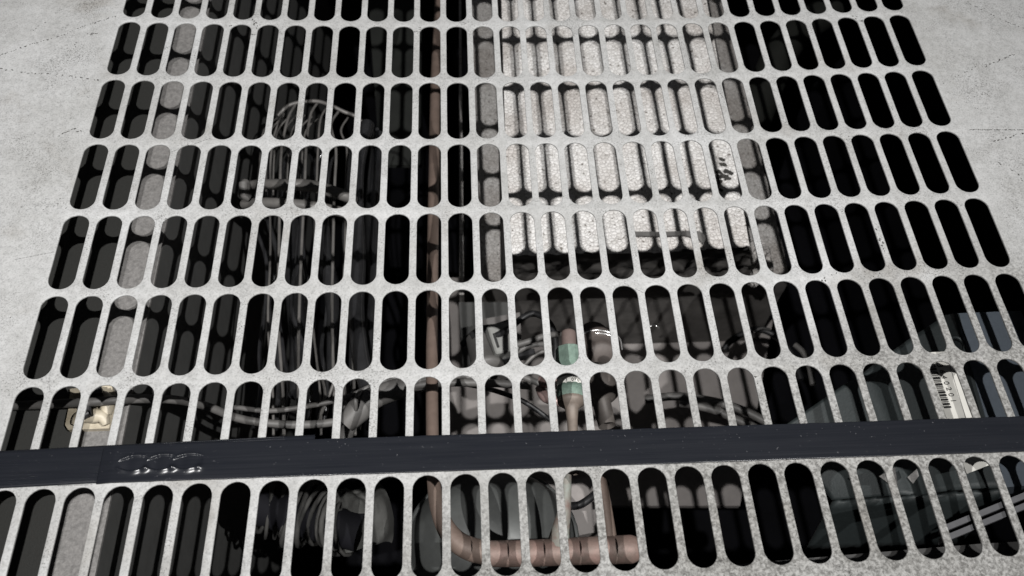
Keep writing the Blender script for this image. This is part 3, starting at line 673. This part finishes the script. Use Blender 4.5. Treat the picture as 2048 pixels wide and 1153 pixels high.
# compressor dome and housings under the strap
dm = thing('compressor_housing', W(980, 1060, 260), 'smooth dark grey rounded housing just above the thick copper tube', 'compressor')
c = W(985, 1085, 205); b = MB(); vs = []; nu, nv = 40, 16
for j in range(nv + 1):
    e = (math.pi / 2) * j / nv
    for i in range(nu):
        a = 2 * math.pi * i / nu; vs.append(c + Vector((62 * math.cos(e) * math.cos(a), 54 * math.cos(e) * math.sin(a), 52 * math.sin(e))))
b.add(vs, [[j * nu + i, j * nu + (i + 1) % nu, (j + 1) * nu + (i + 1) % nu, (j + 1) * nu + i] for j in range(nv) for i in range(nu)], 0, True)
b.build('shell', M['dome'], dm)
b = MB(); b.tube([c + Vector((63 * math.cos(a), 55 * math.sin(a), 4)) for a in [2 * math.pi * i / 40 for i in range(41)]], 2.2, 8, sub=1, cap=False); b.build('seam', M['dome'], dm)
b = MB(); b.tube(path((1030, 1000, 170), (1034, 1040, 168), (1040, 1080, 168)), [4, 5, 6], 12); b.tube(path((1050, 1010, 172), (1056, 1050, 170), (1062, 1088, 170)), [4, 4, 5], 12); b.build('ribbed_neck', M['dome'], dm)
b = MB()
b.prism(path((1060, 965, 260), (1190, 955, 260), (1215, 1060, 260), (1090, 1085, 260)), 40)
tag(b.build('motor_bracket', M['pan']), 'flat grey bracket between the rounded housing and the tapered copper branch', 'bracket')
tube_thing('wire', path((1128, 1012, 190), (1160, 1010, 185), (1195, 985, 188), (1212, 968, 195)), 3, M['blackmat'], 'black wire passing behind the tapered copper branch below the strap', 'wire')
b = MB(); c = W(1385, 835, 330); lathe(b, c + Vector((0, 0, 34)), c + Vector((0, 0, -30)), [(0, .1), (0, 10), (.2, 11), (.24, 24), (.6, 28), (1, 34)], 24)
tag(b.build('valve_cap', mat('pale_green_metal', (.15, .17, .15), .5, .3, vary=.35, scale=50)), 'dusty greenish valve cap just above the strap, left of the two grey cables', 'valve')

# ------------------------------------------------------------------ dark control box on the right
bx = thing('control_box', W(1900, 1000, 160), 'dark green-grey metal box with slate blue cover and barcode label, right edge', 'box')
R0 = W(1912, 627, 78); R1 = W(2012, 975, 78)         # ridge line
T2 = W(2042, 622, 84); T3 = W(2190, 960, 84)
L0 = W(1888, 634, 100); L1 = W(1570, 868, 168); L2 = W(1660, 985, 176); L3 = W(1990, 1000, 110)
b = MB(); b.prism([R0, R1, T3, T2], 30); o = b.build('blue_cover', M['boxb'], bx)
def bil(A, B_, C_, D_, u, v): return A.lerp(B_, u).lerp(D_.lerp(C_, u), v)
b = MB(); n = 30; vs = []
F0, F1, F2, F3 = R0 + Vector((-.6, 0, -1.5)), R1 + Vector((-.6, 0, -1.5)), W(1665, 1000, 150), W(1556, 862, 150)
TL = W(1893, 632, 92)
for j in range(n + 1):
    for i in range(n + 1):
        u, v = i / n, j / n            # u along the ridge, v away to the left
        p = bil(TL, F1, F2, F3, u, v)
        p.z += 5.5 * math.exp(-((v - .47) / .05) ** 2) * -1 + 3 * math.exp(-((v - .2) / .12) ** 2); vs.append(p)
b.add(vs, [[j * (n + 1) + i, (j + 1) * (n + 1) + i, (j + 1) * (n + 1) + i + 1, j * (n + 1) + i + 1] for j in range(n) for i in range(n)], 0, True)
b.add([R0, TL, F1], [[0, 1, 2]])
o = b.build('green_side', M['boxg'], bx); so = o.modifiers.new('t', 'SOLIDIFY'); so.thickness = .004; so.offset = 0
# near side falling away below the strap
E0, E1 = F2 + Vector((0, -1, -1)), F1 + Vector((0, -1, -1)); b = MB(); n = 26; vs = []
for j in range(9):
    for i in range(n + 1):
        p = E0.lerp(E1, i / n) + Vector((0, -14 * j / 8, -70 * j / 8)); p.z += 1.6 * math.sin(i * 2.1); vs.append(p)
b.add(vs, [[(j + 1) * (n + 1) + i, (j + 1) * (n + 1) + i + 1, j * (n + 1) + i + 1, j * (n + 1) + i] for j in range(8) for i in range(n)], 0, True)
o = b.build('near_side', M['boxg'], bx); so = o.modifiers.new('t', 'SOLIDIFY'); so.thickness = .003; so.offset = 0
b = MB(); c = W(1916, 690, 74); b.tube([c + Vector((4.6 * math.cos(a), 6 * math.sin(a), 0)) for a in [2 * math.pi * i / 20 for i in range(21)]], 1.2, 8, sub=1, cap=False); b.build('screw_ring', M['boxg'], bx)
b = MB(); lathe(b, c + Vector((0, 0, .5)), c + Vector((0, 0, -6)), [(0, .1), (0, 3.6), (1, 3.6)]); b.build('screw_hole', M['ink'], bx)
# label sticker: a flat sheet on the green side, running down along the ridge
dsc = (W(1990, 930, 72) - W(1905, 722, 72)).normalized()
La, Lb, Lc, Ld = W(1846, 706, 70), W(1914, 702, 70), W(1990, 926, 70), W(1934, 948, 70)
b = MB(); b.prism([La, Ld, Lc, Lb], .5); lb = b.build('barcode_label', M['white'], bx)
tdir = (W(1907, 803, 70) - W(1880, 733, 70)); step = tdir.length / 6; tdir.normalize(); tn = Vector((-tdir.y, tdir.x, 0)); zt = Vector((0, 0, .3))
for i, ch in enumerate('3640201'):
    c = W(1880, 733, 70) + tdir * (i * step)
    lettering(ch, c - tdir * 1.55 - tn * 1.75 + zt, tdir, tn, 5.2, M['ink'], lb)
b = MB(); x = 0.0; base = W(1864, 728, 70) + zt
pat = [1.6, .5, .8, .5, 1.5, .6, .5, .5, 1.6, .5, .5, 1.0, 1.6, .6, .5, .6, .5, .9, 1.6, .5, .5, .6, .5, 1.1, .5, .5, 1.5, .6, 1.5, .7, .5, .6, 1.4, .6, .5, .6, 1.5, .7, 1.5, .6]
for k, wd in enumerate(pat):
    wd *= 1.0
    if k % 2 == 0:
        a = base + tdir * x; b.add([a - tn * 3.4, a + tdir * wd - tn * 3.4, a + tdir * wd + tn * 1.7, a + tn * 1.7], [[0, 1, 2, 3]])
    x += wd
b.build('barcode', M['ink'], lb)
b = MB()
for p0, p1 in (((1893, 712), (1932, 840)), ((1911, 712), (1948, 845))):
    a = W(*p0, 70) + zt; c = W(*p1, 70) + zt; b.add([a, c, c + tn * .22, a + tn * .22], [[0, 1, 2, 3]])
b.build('printed_line', M['ink'], lb)
lettering('W', W(1936, 836, 70) + zt, tdir, tn, 3.4, M['ink'], lb)
# small second sticker scraps
b = MB(); b.prism(path((1815, 955, 100), (1834, 938, 100), (1838, 952, 100), (1826, 968, 100)), .5); b.prism(path((1758, 953, 104), (1790, 935, 104), (1795, 968, 104), (1776, 966, 104)), .5); b.build('torn_sticker', M['flange'], bx)
# rails below
rl = thing('mounting_rail', W(1960, 1040, 120), 'two grey parallel metal rails slanting below the blue cover, bottom right', 'rail')
for off in (0, 30):
    b = MB(); b.prism(path((1885, 1052 + off * .7, 26), (2090, 968 + off * .7, 24), (2090, 981 + off * .7, 24), (1885, 1065 + off * .7, 26)), 5); b.build('rail_bar', M['rail'], rl)
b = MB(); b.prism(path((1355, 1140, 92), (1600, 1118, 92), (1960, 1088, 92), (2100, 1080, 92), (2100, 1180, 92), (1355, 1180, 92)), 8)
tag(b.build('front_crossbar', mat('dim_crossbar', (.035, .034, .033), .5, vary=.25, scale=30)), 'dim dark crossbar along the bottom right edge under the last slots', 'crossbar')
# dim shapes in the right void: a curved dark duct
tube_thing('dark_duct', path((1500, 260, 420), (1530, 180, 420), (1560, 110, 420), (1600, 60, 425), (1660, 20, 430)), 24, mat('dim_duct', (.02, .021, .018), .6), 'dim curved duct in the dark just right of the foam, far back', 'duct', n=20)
